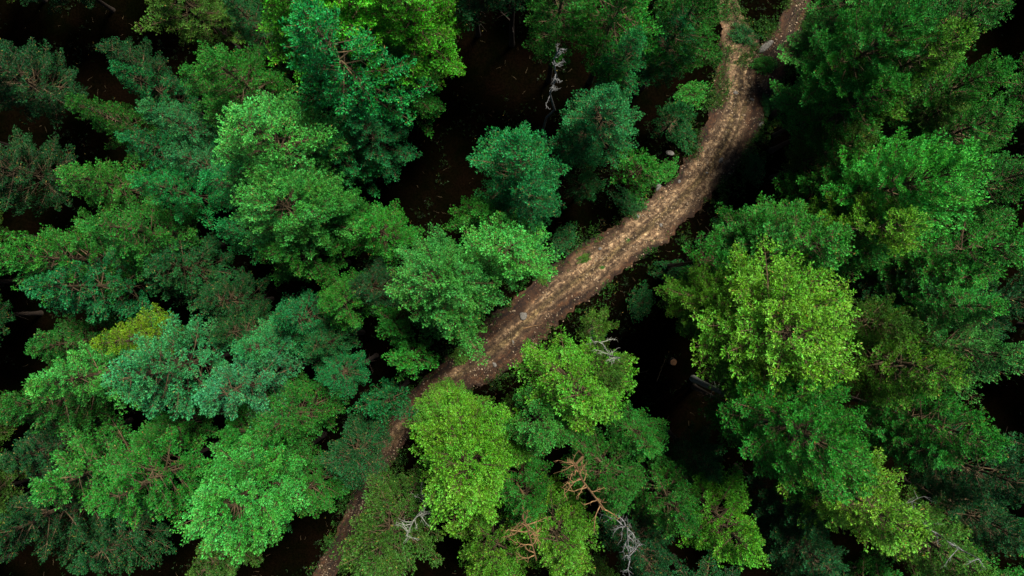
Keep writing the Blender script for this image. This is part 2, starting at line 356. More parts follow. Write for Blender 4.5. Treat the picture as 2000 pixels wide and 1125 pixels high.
def make_crown(seed, L, R, kind, nbl=7, dens=1.0, ln=.104, wd=.027):
    """crown mesh data (tufts) and its limb mesh data; local origin at the crown's foot, z up to L"""
    rg = random.Random(seed); rs = np.random.RandomState(seed)
    T = Tubes(); P = []; D = []; A = []
    # the leader
    lead = [(0, 0, 0), (.04 * R * rg.uniform(-1, 1), .04 * R * rg.uniform(-1, 1), L * .55), (0, 0, L)]
    T.add(lead, [.10 if L > 4 else .04, .06 if L > 4 else .025, .012], 6)
    step = .56 if kind == 'cone' else .46
    nwh = max(4, int(L / step * .95))
    ph = rg.uniform(0, 6.28)
    lob = [(rg.uniform(0, 6.28), rg.uniform(.0, .22), k) for k in (2, 3, 5)]
    up = np.array([0, 0, 1.0])
    for wi in range(nwh):
        t = (wi + .3) / nwh
        if kind == 'cone': r = R * (1 - t) ** .72 * min(1, .55 + t * 2.2); el0 = 8 + 38 * t ** 1.5; nb = 6 if t < .8 else 5
        elif kind == 'dome': r = R * math.sqrt(max(0, 1 - t ** 2.2)) * min(1, .55 + t * 1.5); el0 = 5 + 55 * t ** 1.3; nb = 10 if t < .8 else 8
        else: r = R * (1 - t) ** .55 * min(1, .6 + t * 1.6); el0 = 10 + 45 * t ** 1.3; nb = 6
        nb = max(3, round(nb * dens))
        for b in range(nb):
            if rg.random() < .13: continue
            az = ph + wi * 2.4 + b * 2 * math.pi / nb + rg.uniform(-.35, .35)
            ln_b = r * rg.uniform(*{'dome': (.74, 1.06), 'mix': (.66, 1.12)}.get(kind, (.62, 1.18))) * (1 + (.55 if kind == 'dome' else 1) * sum(a * math.sin(k * az + p0) for p0, a, k in lob)) + .22
            el = R_(el0 + rg.uniform(-9, 9))
            o = np.array([0, 0, L * t - ln_b * math.sin(el) * .55])
            if o[2] < 0: o[2] = rg.uniform(0, .3)
            h = np.array([math.cos(az), math.sin(az), 0]); side = np.array([-math.sin(az), math.cos(az), 0])
            curve = rg.uniform(-.25, .25)
            npt = 6; pts = []
            for q in range(npt):
                s = q / (npt - 1)
                pts.append(o + h * (ln_b * s * math.cos(el)) + up * (ln_b * (s * math.sin(el) + .16 * s * s - .05 * s)) + side * (curve * ln_b * s * s * .6))
            pts = np.array(pts)
            r0 = .010 + .011 * ln_b
            T.add(pts, np.linspace(r0, .006, npt), 5)
            bshade = rg.random()
            # twigs to both sides, the whole spray a shallow roof
            s0 = {'dome': .34, 'mix': .40}.get(kind, .34)
            nt_ = max(3, int(ln_b * (1.02 - s0) / .155 * dens))
            for k in range(nt_):
                s = s0 + (1 - s0) * (k + rg.random()) / nt_
                for sg in (-1, 1):
                    if s > .93 and sg == 1: continue
                    f = s * (npt - 1); i0 = min(int(f), npt - 2); p = pts[i0] + (pts[i0 + 1] - pts[i0]) * (f - i0)
                    bd = unit(pts[i0 + 1] - pts[i0])
                    tl = (.16 + .42 * ln_b * (1 - s) * (.4 + .6 * s) * 1.3) * rg.uniform(.7, 1.25); tl = min(tl, .95)
                    ang = R_(rg.uniform(35, 62)) * (1 if s < .93 else .15)
                    td = unit(bd * math.cos(ang) + side * sg * math.sin(ang) + up * rg.uniform(-.05, .5))
                    e = p + td * tl + up * .06 * tl
                    if tl > .22: T.add([p, p + td * tl * .5, e], [.0085, .007, .004], 3)
                    ns = max(2, int(tl / .118))
                    for j in range(ns):
                        u = (j + .55) / ns
                        if u < .25 and tl > .4: continue
                        c = p + td * (tl * u) + up * .06 * tl * u * u
                        for sub in (-1, 0, 1) if j < ns - 1 else (0,):
                            if sub == 0 and j < ns - 1 and rg.random() < .5: continue
                            l2 = np.cross(td, up) * sub * rg.uniform(.06, .16)
                            cc = c + l2 + up * rg.uniform(-.03, .05) + rs.normal(0, .018, 3)
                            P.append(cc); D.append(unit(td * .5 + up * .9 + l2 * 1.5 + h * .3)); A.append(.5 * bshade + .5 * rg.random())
    # tuft on the leader
    for k in range(10):
        P.append(np.array([rg.uniform(-.12, .12), rg.uniform(-.12, .12), L - rg.uniform(0, .5)])); D.append(up); A.append(rg.random())
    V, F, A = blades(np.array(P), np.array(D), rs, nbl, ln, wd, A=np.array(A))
    return (V, F, A), T

def mesh_only(name, V, F, mat, attr=None, smooth=False):
    o = mesh_obj(name, V, F, mat, attr=attr, smooth=smooth); me = o.data
    bpy.data.objects.remove(o); return me

VAR = {}
def variants():
    specs = {'cone': [(21, 9.0, 1.9), (22, 9.0, 1.8), (23, 8.0, 2.0), (24, 9.5, 1.8), (25, 8.5, 1.9)],
             'dome': [(31, 6.5, 2.7), (32, 6.5, 2.8), (33, 6.0, 2.6), (34, 6.5, 2.7)],
             'mix': [(41, 8.0, 2.2), (42, 7.5, 2.3), (43, 8.0, 2.1), (44, 7.5, 2.2)],
             'small': [(51, 3.6, 1.3), (52, 3.6, 1.3), (53, 3.2, 1.2)],
             'shrub': [(61, .9, .8), (62, .8, .8)]}
    for kind, ls in specs.items():
        VAR[kind] = []
        for seed, L, R in ls:
            k = {'cone': 'cone', 'dome': 'dome', 'mix': 'mix', 'small': 'mix', 'shrub': 'dome'}[kind]
            (V, F, A), T = make_crown(seed, L, R, k, nbl=10, dens=1.0 if kind != 'shrub' else .9)
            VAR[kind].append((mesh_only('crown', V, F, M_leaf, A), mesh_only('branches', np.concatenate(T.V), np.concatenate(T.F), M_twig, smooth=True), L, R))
variants()

# trunks: ten metres tall, scaled to the tree
TRUNKS = []
for sd_ in range(3):
    rg = random.Random(70 + sd_); T = Tubes(); n = 14
    pts = [(.10 * math.sin(k * .6 + sd_ * 2) * (k / n), .10 * math.cos(k * .5 + sd_) * (k / n), 10 * k / (n - 1) - .3 * (k == 0)) for k in range(n)]
    pts[-1] = (0, 0, 10)
    rad = [.20 * (1 - .62 * k / (n - 1)) + (.07 if k == 0 else 0) for k in range(n)]
    T.add(pts, rad, 10)
    for q in range(16):       # broken dead stubs on the lower bole
        z = rg.uniform(2.5, 9.6); a = rg.uniform(0, 6.28); l = rg.uniform(.3, 1.3)
        e = np.array([math.cos(a) * l, math.sin(a) * l, z + rg.uniform(-.25, .15)])
        T.add([(0, 0, z), tuple(e * .5 + np.array([0, 0, z * .5 + .03])), tuple(e)], [.022, .014, .006], 4)
    TRUNKS.append(mesh_only('trunk', np.concatenate(T.V), np.concatenate(T.F), M_bark, smooth=True))

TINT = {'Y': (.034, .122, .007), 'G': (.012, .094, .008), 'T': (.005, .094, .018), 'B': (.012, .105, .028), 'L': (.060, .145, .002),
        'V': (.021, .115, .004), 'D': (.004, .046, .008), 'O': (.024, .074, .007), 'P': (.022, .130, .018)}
trng = random.Random(99)
HERO = {(1012, 285), (985, 478), (1660, 70), (1640, 190), (1800, 30), (1740, -60), (1740, 160), (1790, 432), (1700, 365), (1640, 470), (1540, 470), (665, -80), (775, -50), (525, -60), (405, 1025), (395, 785), (1893, 330), (1590, 655), (455, 232), (900, 935), (842, 540), (592, 20), (510, 385), (1645, 885), (1785, 1045), (222, 745)}
ntree = 0
VIS = [(c.x, c.y, c.z) for c in catmull(PATH, 6) if c.y < 735]
def clear_of_track(px, py, h, R, L):
    """a tree beside the track is no taller than keeps its trunk and lower crown off the visible track"""
    def clr(x, y): return min(math.hypot(x - a, y - b) - c for a, b, c in VIS)
    own = clr(px, py) - .6 * R * FPX / (CAM_H - h)
    while h > 6:
        ok = True
        for q in (0, .35, .7, None):
            z = 0 if q is None else h - L + q * L; k = (CAM_H - h) / (CAM_H - z)
            x, y = 1000 + (px - 1000) * k, 562.5 + (py - 562.5) * k
            r = 0 if q is None else .62 * R * FPX / (CAM_H - z) * (1 - .5 * q)
            if clr(x, y) - r < min(4, own - 5): ok = False
        if ok: break
        h -= .4; L = max(L - .35, 3)
        if L > .62 * h: L = max(.62 * h, 3)
    return h, L
def tree(px, py, h, R, L, kind, tint, label, group='pines of the forest', bright=1.0, name='pine_tree'):
    """px, py: where the photograph shows the tip; h: height of the tree"""
    global ntree
    if px < 0: bright = .6  # left edge crowns: shade put into a darker needle colour
    elif (px, py) not in HERO:
        bright *= trng.uniform(.66, 1.06)
        if px < 1000 and h > 13: h *= trng.uniform(.78, 1.0)
    h0 = h; h = h * .82 if h > 11 and (px, py) != (1645, 885) else h
    R *= {'cone': 1.2, 'mix': 1.2, 'small': 1.05}.get(kind, 1.12) * (CAM_H - h) / (CAM_H - h0)
    L = min(L * 1.0, .62 * h) if kind != 'small' else L
    if (px, py) in HERO: bright = {1893: 1.6, 592: 1.05, 665: 1.4, 775: 1.3, 525: 1.25, 1540: 1.05, 1700: 1.1, 222: 1.1}.get(px, 1.16)  # light on these crowns painted in as a brighter needle colour
    h, L = clear_of_track(px, py, h, R, L)
    tip = at(px, py, h); g = gnd(tip.x, tip.y)
    root = bpy.data.objects.new(name, None); col.objects.link(root); root.empty_display_size = .5
    root.location = (tip.x, tip.y, g); rz = trng.uniform(0, 6.28); root.rotation_euler = (0, 0, rz)
    tag(root, label, 'tree', group)
    vs = VAR[kind]; cm, bmesh_, L0, R0 = vs[ntree % len(vs)]
    H = h - g
    tr = bpy.data.objects.new('trunk', TRUNKS[ntree % 3]); col.objects.link(tr); tr.parent = root
    base = H - L + .25 * L
    k = .42 + .026 * h
    tr.scale = (k, k, base / 10)
    if (px, py) == (1645, 885): tr.scale = (.95, .95, base / 10); tr.material_slots[0].link = 'OBJECT'; tr.material_slots[0].material = M_lich; tr['label'] = 'thick trunk crusted with grey lichen'
    c = bpy.data.objects.new('crown', cm); b = bpy.data.objects.new('branches', bmesh_)
    for o in (c, b):
        col.objects.link(o); o.parent = root; o.location = (0, 0, H - L); o.scale = (R / R0, R / R0, L / L0)
    q = TINT[tint]; j = [trng.uniform(.88, 1.12) for _ in range(3)]
    c.color = (q[0] * j[0] * bright, q[1] * j[1] * bright, q[2] * j[2] * bright, 1)
    ntree += 1
    return root

# px, py, h, R, L, kind, tint, label
TREES = [
 (2040, 330, 15, 1.9, 8, 'mix', 'G', 'green pine cut by the right edge beside the bright round topped one'),
 (2030, 590, 15, 1.8, 8, 'mix', 'D', 'dim pine cut by the right edge just below the middle'),
 (1640, 1130, 15, 1.8, 7, 'mix', 'D', 'dim pine at the bottom edge under the yellow green pointed one'),
 (2010, 1060, 14, 1.8, 7, 'mix', 'D', 'dim pine in the bottom right corner against the right edge'),
 (430, 1060, 13, 1.5, 6, 'mix', 'D', 'dim pine at the bottom behind the bright bottom left dome'),
 (905, -150, 18, 2.0, 6, 'mix', 'D', 'pine on a tall bare trunk past the top edge, unseen crown added to shade the big dark gap'),  # crown out of view, added to shade the floor of the gap
 (1000, -170, 18, 1.8, 6, 'mix', 'D', 'second tall bare trunked pine past the top edge, unseen crown added to shade the big dark gap'),  # likewise added out of view for its shade on the gap
 # --- upper left
 (592, 20, 21.5, 2.3, 13, 'cone', 'T', 'tall teal pine with narrow spiky crown overlapping the lime green pine at the top'),
 (665, -80, 18, 3.3, 11, 'dome', 'V', 'broad bright lime green pine at the top edge, widest crown left of the dark gap'),
 (775, -50, 18.5, 2.3, 11, 'mix', 'V', 'green pine filling the right side of the lime clump at the top edge'),
 (525, -60, 17, 2.2, 9, 'mix', 'V', 'yellowish pine peeping over the top edge left of the tall teal pine'),
 (700, 235, 17, 1.7, 8, 'mix', 'T', 'teal green pine below the lime green pines, right of the left centre clump'),
 (770, 110, 16, 1.9, 9, 'mix', 'G', 'mid green pine whose side branches reach into the big dark gap'),
 (402, 108, 17, 1.7, 7, 'mix', 'G', 'rounded green pine in the upper left between two dark hollows'),
 (360, 135, 15.5, 1.2, 6, 'cone', 'G', 'small green pine tucked left of the rounded green pine'),
 (222, 128, 16, 1.2, 7, 'cone', 'T', 'dark teal pine with blunt top in the upper left, topmost of the teal cluster'),
 (200, 85, 14, 1.1, 6, 'cone', 'D', 'dim teal pine above the topmost teal one, next to the upper left darkness'),
 (135, 195, 17.5, 1.25, 9, 'cone', 'G', 'slender green pine pointing left like a finger with a bare brown leader'),
 (275, 205, 17.5, 1.2, 8, 'cone', 'B', 'pale blue green pine in the middle of the teal cluster'),
 (238, 262, 17.5, 1.3, 8, 'cone', 'T', 'teal pine just right of the finger shaped pine'),
 (330, 295, 16, 1.2, 7, 'cone', 'B', 'bluish pine low in the teal cluster beside the bright yellow green pines'),
 (118, 338, 18, 1.5, 8, 'cone', 'G', 'green pine pointing left over the dark hollow, below the finger shaped one'),
 (262, 350, 16, 1.3, 7, 'cone', 'T', 'teal pine behind the left pointing green pine'),
 (5, 498, 19, 2.0, 9, 'mix', 'G', 'wide green pine touching the left edge halfway down'),
 (165, 435, 16.5, 1.6, 8, 'cone', 'G', 'dark topped green pine above the wide pine at the left edge'),
 (60, 560, 17.5, 1.8, 8, 'cone', 'T', 'teal fringed pine just under the wide pine at the left edge'),
 (455, 232, 19.5, 2.1, 9, 'mix', 'P', 'bright pale green pine standing highest in the left centre clump'),
 (530, 210, 18, 1.5, 8, 'mix', 'P', 'pale green pine tucked behind the highest left centre pine'),
 (620, 270, 16.5, 1.9, 8, 'mix', 'T', 'teal green pine below the tall spiky teal pine'),
 (400, 345, 17.5, 1.4, 9, 'cone', 'T', 'narrow teal pine on the left flank of the left centre clump'),
 (510, 385, 19, 2.1, 8, 'dome', 'P', 'large rounded green pine in the middle of the left centre clump'),
 (600, 400, 17, 1.8, 8, 'dome', 'G', 'green pine leaning against the large rounded one from the right'),
 (718, 440, 15.5, 1.6, 7, 'mix', 'G', 'darker green pine at the right foot of the left centre clump'),
 (540, 490, 16.5, 1.6, 7, 'mix', 'G', 'green pine at the lower end of the left centre clump'),
 (430, 440, 15.5, 1.2, 7, 'cone', 'T', 'dim teal pine at the lower left of the left centre clump'),
 # --- centre
 (1012, 285, 19, 1.9, 9, 'mix', 'T', 'blue green pine left of the track, rising right of the big dark gap'),
 (1035, 365, 18, 1.6, 8, 'mix', 'T', 'teal pine at the right flank of the blue green central one'),
 (940, 410, 15.5, 1.5, 7, 'cone', 'G', 'small green pine at the dark gap between the two bright central crowns'),
 (985, 478, 17.5, 1.9, 7, 'mix', 'P', 'green pine below the blue green one, overhanging the left verge of the track'),
 (842, 540, 19, 2.0, 8, 'dome', 'P', 'vivid yellow green rounded pine at the centre of the picture beside the lower track'),
 (866, 612, 18, 1.8, 7, 'mix', 'P', 'yellow green pine at the tip of the central group nearest the brown track'),
 (760, 640, 10, 1.1, 3.4, 'small', 'G', 'low green pine in the shade left of the central yellow green pine'),
 (788, 705, 10, 1.3, 3.6, 'small', 'G', 'low green pine by the left edge of the track in the dark'),
 # --- left lower
 (300, 520, 14.5, 1.9, 7, 'mix', 'D', 'dim green pine with thin bare twigs right of the wide pine at the left edge'),
 (395, 590, 11.5, 1.5, 6, 'mix', 'D', 'dim low pine at the left rim of the black hollow left of centre'),
 (420, 655, 13, 1.2, 6, 'cone', 'D', 'dim narrow pine between the lime yellow pine and the black hollow'),
 (700, 560, 13, 1.3, 6, 'mix', 'D', 'dim pine in the dip between the left centre clump and the central vivid one'),
 (640, 590, 16, 1.3, 6, 'mix', 'G', 'teal green pine under the left centre clump near the small low pines'),
 (540, 622, 16, 1.25, 7, 'cone', 'T', 'teal pine at the right rim of the black hollow left of centre'),
 (462, 688, 17, 1.2, 7, 'cone', 'B', 'greyish blue green pine with thin top below the black hollow'),
 (608, 678, 13, 1.2, 5.5, 'mix', 'D', 'dim teal pine behind the greyish one to its right'),
 (190, 672, 17, 1.15, 6, 'cone', 'L', 'small lime yellow pine standing out in the lower left'),
 (60, 680, 16, 1.5, 7, 'cone', 'G', 'green pine near the left edge just above the yellowish tapering one'),
 (62, 758, 18.5, 1.5, 8, 'cone', 'P', 'yellow green tapering pine pointing left below the lime yellow one'),
 (222, 745, 19, 1.8, 8, 'mix', 'B', 'pale blue green rounded pine in the lower left'),
 (395, 785, 19, 1.5, 8, 'cone', 'B', 'frosty blue green pine with feathery tips right of the pale rounded one'),
 (440, 860, 16, 1.3, 6, 'mix', 'G', 'green pine squeezed below the frosty blue green one'),
 (640, 742, 15, 1.15, 5, 'mix', 'T', 'teal green pine with round top in the shade left of the lower track'),
 (522, 842, 17.5, 1.6, 7, 'mix', 'G', 'green pine below the shaded round topped one'),
 (735, 800, 11.5, 1.3, 4.5, 'small', 'T', 'small round pine overhanging the left edge of the lower track'),
 (75, 965, 19, 2.0, 9, 'cone', 'G', 'large wedge shaped green pine in the lower left with its point at the left edge'),
 (200, 985, 18, 1.9, 7, 'mix', 'G', 'full green pine merged into the wedge shaped one'),
 (270, 872, 13, 1.3, 6, 'cone', 'G', 'dim green pine in the hollow above the wedge shaped one'),
 (405, 1025, 19.5, 2.1, 8, 'dome', 'P', 'bright pale green dome shaped pine at the bottom left centre'),
 (478, 930, 17, 1.5, 6, 'mix', 'G', 'green pine behind the bright bottom left dome'),
 (668, 915, 11, 1.7, 5, 'mix', 'D', 'dim pine in the shade left of the lowest stretch of track'),
 (570, 985, 13.5, 1.6, 7, 'mix', 'G', 'dark green pine in shade right of the bright bottom left dome'),
 (10, 800, 18, 1.8, 8, 'mix', 'G', 'green pine at the left edge below the yellow tapering one'),
 (10, 905, 16, 1.6, 7, 'cone', 'D', 'dim green pine at the left edge above the wedge shaped one'),
 (-20, 1060, 17, 1.9, 8, 'mix', 'D', 'dark pine in the bottom left corner'),
 (150, 1110, 14, 1.6, 6, 'cone', 'D', 'dark pine at the bottom edge, second from the left corner'),
 (380, 1130, 16, 1.5, 7, 'cone', 'O', 'olive pine at the bottom edge under the bright dome'),
 # --- top left dark ones
 (300, -50, 14, 1.9, 8, 'mix', 'O', 'olive green pine hanging over the top edge in the upper left'),
 (440, -10, 13.5, 1.2, 6, 'cone', 'D', 'dim teal pine between the olive and the lime pines at the top'),
 (-60, 110, 12.5, 2.0, 8, 'mix', 'D', 'dark sparse pine with bare twigs at the top left edge'),
 (-70, 310, 12.5, 2.0, 8, 'mix', 'D', 'dark sparse pine at the left edge below the top left one'),
 # --- top centre and right of the gap
 (1110, -60, 18, 1.7, 8, 'mix', 'G', 'green pine at the top edge just right of the big dark gap'),
 (1240, -75, 19, 2.1, 9, 'mix', 'G', 'broad green pine at the top edge above the teal pair'),
 (1245, 62, 17, 1.1, 7, 'cone', 'T', 'small teal pine above the pale blue green one near the top'),
 (1200, 190, 17.5, 1.6, 7, 'mix', 'B', 'pale blue green pine between the big dark gap and the upper track'),
 (1150, 240, 14, 1.2, 6, 'cone', 'T', 'dim teal pine at the left foot of the pale blue green one'),
 (1390, -40, 18, 1.6, 11, 'mix', 'G', 'dark green pine overhanging the left side of the upper track at the top edge'),
 (1340, 30, 14, 1.4, 8, 'mix', 'T', 'dim teal green pine in shade left of the upper track'),
 (1262, 318, 6.5, 1.5, 4.0, 'small', 'G', 'low round green bushy pine on the bank inside the upper bend'),
 (1335, 215, 5.0, 1.3, 4.0, 'small', 'D', 'low dim young pine on the bank left of the upper track'),
 (1150, 350, 7.0, 1.2, 3.8, 'small', 'D', 'low shaded young pine left of the bushy one on the bank'),
 # --- upper right
 (1660, 70, 17, 2.0, 9, 'mix', 'G', 'green pine standing right of the track top, near the upper fork'),
 (1800, 30, 18.5, 2.1, 9, 'dome', 'G', 'bright green pine in the upper right, second crown from the fork'),
 (1890, 60, 18.5, 1.9, 9, 'mix', 'Y', 'yellow green pine in the upper right near the corner'),
 (1965, 125, 15.5, 1.7, 8, 'mix', 'G', 'shaded green pine in the right hand notch below the corner pine'),
 (1960, -10, 18, 2.0, 9, 'mix', 'G', 'green pine in the top right corner'),
 (1740, -60, 17.5, 2.0, 9, 'mix', 'G', 'green pine cut by the top edge in the upper right'),
 (1640, 190, 15, 2.0, 8, 'mix', 'G', 'shaded green pine with low branches right of the track'),
 (1760, 160, 17, 1.7, 8, 'mix', 'G', 'green pine below the bright one of the upper right'),
 (1985, 215, 15, 1.8, 9, 'mix', 'G', 'green pine at the right edge below the corner pine'),
 (1880, 200, 13, 1.6, 8, 'cone', 'O', 'olive pine with bare twigs in the shade between two bright crowns at right'),
 (1700, 265, 14, 1.6, 8, 'mix', 'O', 'olive pine with pale bare branches right of the upper bend'),
 (1893, 330, 20, 2.3, 10, 'dome', 'P', 'bright blue tinged pine with round top, brightest crown on the right side'),
 (1790, 432, 19, 1.8, 9, 'mix', 'Y', 'yellow green pine just below the bright round topped one at right'),
 (1700, 365, 14, 2.0, 9, 'mix', 'G', 'green pine between the track bend and the bright round topped one'),
 (1640, 470, 18, 2.0, 8, 'mix', 'G', 'green pine right of the track showing pale twigs, above the biggest crown'),
 (1720, 490, 16.5, 1.5, 8, 'mix', 'G', 'green pine under the yellow green one on the right side'),
 (1540, 470, 15, 1.8, 6, 'mix', 'G', 'green pine reaching towards the track bend from above the biggest crown'),
 (1480, 440, 10.5, 1.5, 4.5, 'small', 'G', 'low shaded pine at the right edge of the bend'),
 (1410, 505, 11, 1.3, 4.0, 'small', 'G', 'low green pine above the biggest crown, beside the track'),
 (2010, 480, 15.5, 2.2, 9, 'mix', 'G', 'green pine cut by the right edge halfway up'),
 (1920, 540, 14, 1.9, 8, 'mix', 'G', 'dim green pine left of the one cut by the right edge'),
 (1830, 560, 10, 1.6, 7, 'cone', 'D', 'dark pine in the hollow right of the biggest crown'),
 # --- right lower
 (1590, 655, 20.5, 3.1, 7.2, 'dome', 'Y', 'the biggest yellow green rounded crown right of the lower track'),
 (1440, 600, 16.5, 1.9, 7, 'dome', 'Y', 'yellow green pine forming the upper left bulge of the biggest crown'),
 (1875, 735, 18.5, 1.9, 9, 'mix', 'Y', 'yellow green feathery pine right of the biggest crown'),
 (1780, 640, 15.5, 1.5, 8, 'mix', 'O', 'olive pine with reddish twigs right of the biggest crown'),
 (2000, 700, 19, 1.8, 9, 'mix', 'P', 'bright green pine touching the right edge below the middle'),
 (1960, 600, 17, 1.4, 8, 'cone', 'G', 'green pine at the right above the bright edge touching one'),
 (1645, 885, 19, 2.5, 7, 'dome', 'G', 'rounded bright green pine on the bare grey trunk, below the biggest crown'),
 (1530, 850, 17, 1.6, 7, 'mix', 'G', 'green pine at the left side of the crown on the bare trunk'),
 (1785, 1045, 19.5, 2.3, 9, 'mix', 'Y', 'yellow green pointed pine near the bottom right'),
 (1690, 950, 17, 1.9, 8, 'mix', 'G', 'green pine between the round bright and the pointed pines at lower right'),
 (1600, 1040, 14, 1.6, 7, 'mix', 'D', 'dark green pine left of the pointed one at the bottom right'),
 (1950, 870, 17, 1.9, 8, 'mix', 'G', 'green shaded pine at the lower right edge'),
 (1850, 900, 15, 1.5, 7, 'cone', 'G', 'dim green pine left of the lower right edge pine'),
 (2030, 960, 17, 1.9, 8, 'mix', 'D', 'dark green pine cut by the right edge near the bottom'),
 (1930, 1130, 17, 1.8, 8, 'mix', 'O', 'olive pine in the bottom right corner behind white dead twigs'),
 # --- bottom centre
 (900, 935, 20, 2.3, 8, 'dome', 'Y', 'large yellow green round pine right of the lowest track, left of the orange limbs'),
 (870, 830, 17, 2.0, 7.5, 'dome', 'Y', 'yellow green pine behind the large round one beside the track'),
 (985, 880, 17.5, 1.6, 7, 'mix', 'O', 'olive pine with grey twigs between two bright bottom centre crowns'),
 (1140, 780, 18.5, 2.1, 8, 'mix', 'Y', 'yellow green pine below the lower track beside the dark clearing'),
 (1195, 745, 16, 1.3, 7, 'mix', 'O', 'olive pine with lichened branch tips at the rim of the dark clearing'),
 (1060, 860, 18.5, 1.4, 7, 'mix', 'P', 'pale green pine just left of the orange limbs'),
 (1215, 975, 18.5, 1.6, 7.5, 'mix', 'G', 'vivid green pine right of the orange limbs'),
 (1270, 880, 15, 1.2, 6, 'mix', 'G', 'green pine above the vivid one, at the lower rim of the clearing'),
 (1345, 1030, 17, 1.5, 7, 'mix', 'G', 'green pine right of the white dead branches at the bottom'),
 (1400, 930, 13, 1.3, 6, 'cone', 'D', 'dim pine in the hollow below the clearing'),
 (1475, 1090, 18, 1.7, 8, 'mix', 'Y', 'yellow green pine at the bottom edge right of centre'),
 (1100, 1110, 18.5, 1.7, 8, 'mix', 'Y', 'yellow olive pine at the bottom edge below the orange limbs'),
 (960, 1130, 19, 2.0, 8, 'mix', 'Y', 'broad olive yellow pine at the bottom edge under the large round one'),
 (1030, 1010, 16.5, 1.4, 7, 'mix', 'G', 'green pine in the notch between large round and olive bottom pines'),
 (728, 1110, 18.5, 2.2, 8, 'mix', 'O', 'olive pine at the bottom edge covering the end of the track'),
 (1290, 1150, 17, 1.5, 8, 'mix', 'D', 'dark green pine at the bottom edge behind white dead branches'),
 (1175, 640, 6.5, 1.2, 3.6, 'small', 'O', 'small olive pine in shade at the lower side of the track'),
]
for t in TREES: tree(*t)

# the wood goes on past every edge of the picture
def outer_trees():
    rg = random.Random(4); done = [(o.location.x, o.location.y) for o in col.objects if o.name.startswith('pine_tree')]
    sides = {}
    for _ in range(1500):
        x, y = rg.uniform(-36, 36), rg.uniform(-25, 25); h = rg.uniform(12, 16) if x > -18 else rg.uniform(10, 13.5)
        k = FPX / (CAM_H - h); px, py = 1000 + x * k, 562.5 - y * k
        if -110 < px < 2110 and -110 < py < 1235: continue
        if min(math.hypot(x - a, y - b) for a, b in done) < 3.1: continue
        if path_dist(x, y) < 1.6: continue
        done.append((x, y))
        side = 'left' if px < -110 else 'right' if px > 2110 else 'top' if py < 0 else 'bottom'
        tree(px, py, h, rg.uniform(1.8, 2.3), rg.uniform(8, 10), rg.choice(['cone', 'mix', 'mix']), rg.choice('DDDO' if side == 'left' else 'DDGGO'),
             'pine rooted past the other crowns, its tip beyond the %s edge of the picture' % side, 'pines past the %s edge' % side)
outer_trees()

# ------------------------------------------------------------------ dead wood and bare limbs
def bare(name, base, tip, r0, seed, mat, nbr=12, length=1.2, label='', cat='dead tree', group=None, sub=True, lo=.35, droop=0.0):
    rg = random.Random(seed); T = Tubes(); base = np.array(base, float); tip = np.array(tip, float); ax = tip - base; Ls = np.linalg.norm(ax)
    n = 9; wob = np.array([[rg.uniform(-1, 1) for _ in range(3)] for _ in range(n)]) * Ls * .018; wob[0] = 0
    pts = base[None] + np.linspace(0, 1, n)[:, None] * ax[None] + wob
    T.add(pts - base, np.linspace(r0, r0 * .25, n), 7)
    ax = ax / Ls
    for q in range(nbr):
        s = lo + (1 - lo) * (q + rg.random()) / nbr; f = s * (n - 1); i0 = min(int(f), n - 2); p = pts[i0] + (pts[i0 + 1] - pts[i0]) * (f - i0) - base
        d = np.array([rg.gauss(0, 1) for _ in range(3)]); d -= ax * d.dot(ax); d = unit(d); d = unit(d + ax * rg.uniform(.1, .8) + np.array([0, 0, -droop]))
        l = length * (1.15 - .6 * s) * rg.uniform(.5, 1.3); m = 6; pp = [p]
        dd = d.copy()
        for k in range(m - 1):
            dd = unit(dd + np.array([rg.gauss(0, .22) for _ in range(3)])); pp.append(pp[-1] + dd * l / (m - 1))
        rb = r0 * .42 * (1.1 - .6 * s); T.add(pp, np.linspace(rb, rb * .25, m), 5)
        if sub:
            for k in range(2, m):
                for _ in range(2):
                    if rg.random() < .8:
                        e = unit(dd + np.array([rg.gauss(0, .8) for _ in range(3)])) * l * rg.uniform(.18, .42)
                        mid = pp[k] + e * .5 + np.array([rg.gauss(0, .04) for _ in range(3)])
                        T.add([pp[k], mid, pp[k] + e], [rb * .4, rb * .28, rb * .12], 4)
    o = T.obj(name, mat); o.location = tuple(base)
    if label: tag(o, label, cat, group)
    return o

# grey pole of a dead tree standing in the big dark gap
b = on_ground(1062, 300); bare('dead_tree', (b.x, b.y, b.z), tuple(at(1098, 85, 14.5)), .09, 3, M_dead, 14, .75, 'thin bleached dead tree standing alone in the big dark gap near the top', lo=.6)
# white dead branches low at the bottom
b = at(1228, 985, 9); bare('dead_tree', tuple(at(1195, 930, 0)), tuple(at(1245, 1100, 15.8)), .08, 8, M_dead, 22, 1.2, 'white dead tree top with tangled bare branches at the bottom edge', lo=.62)
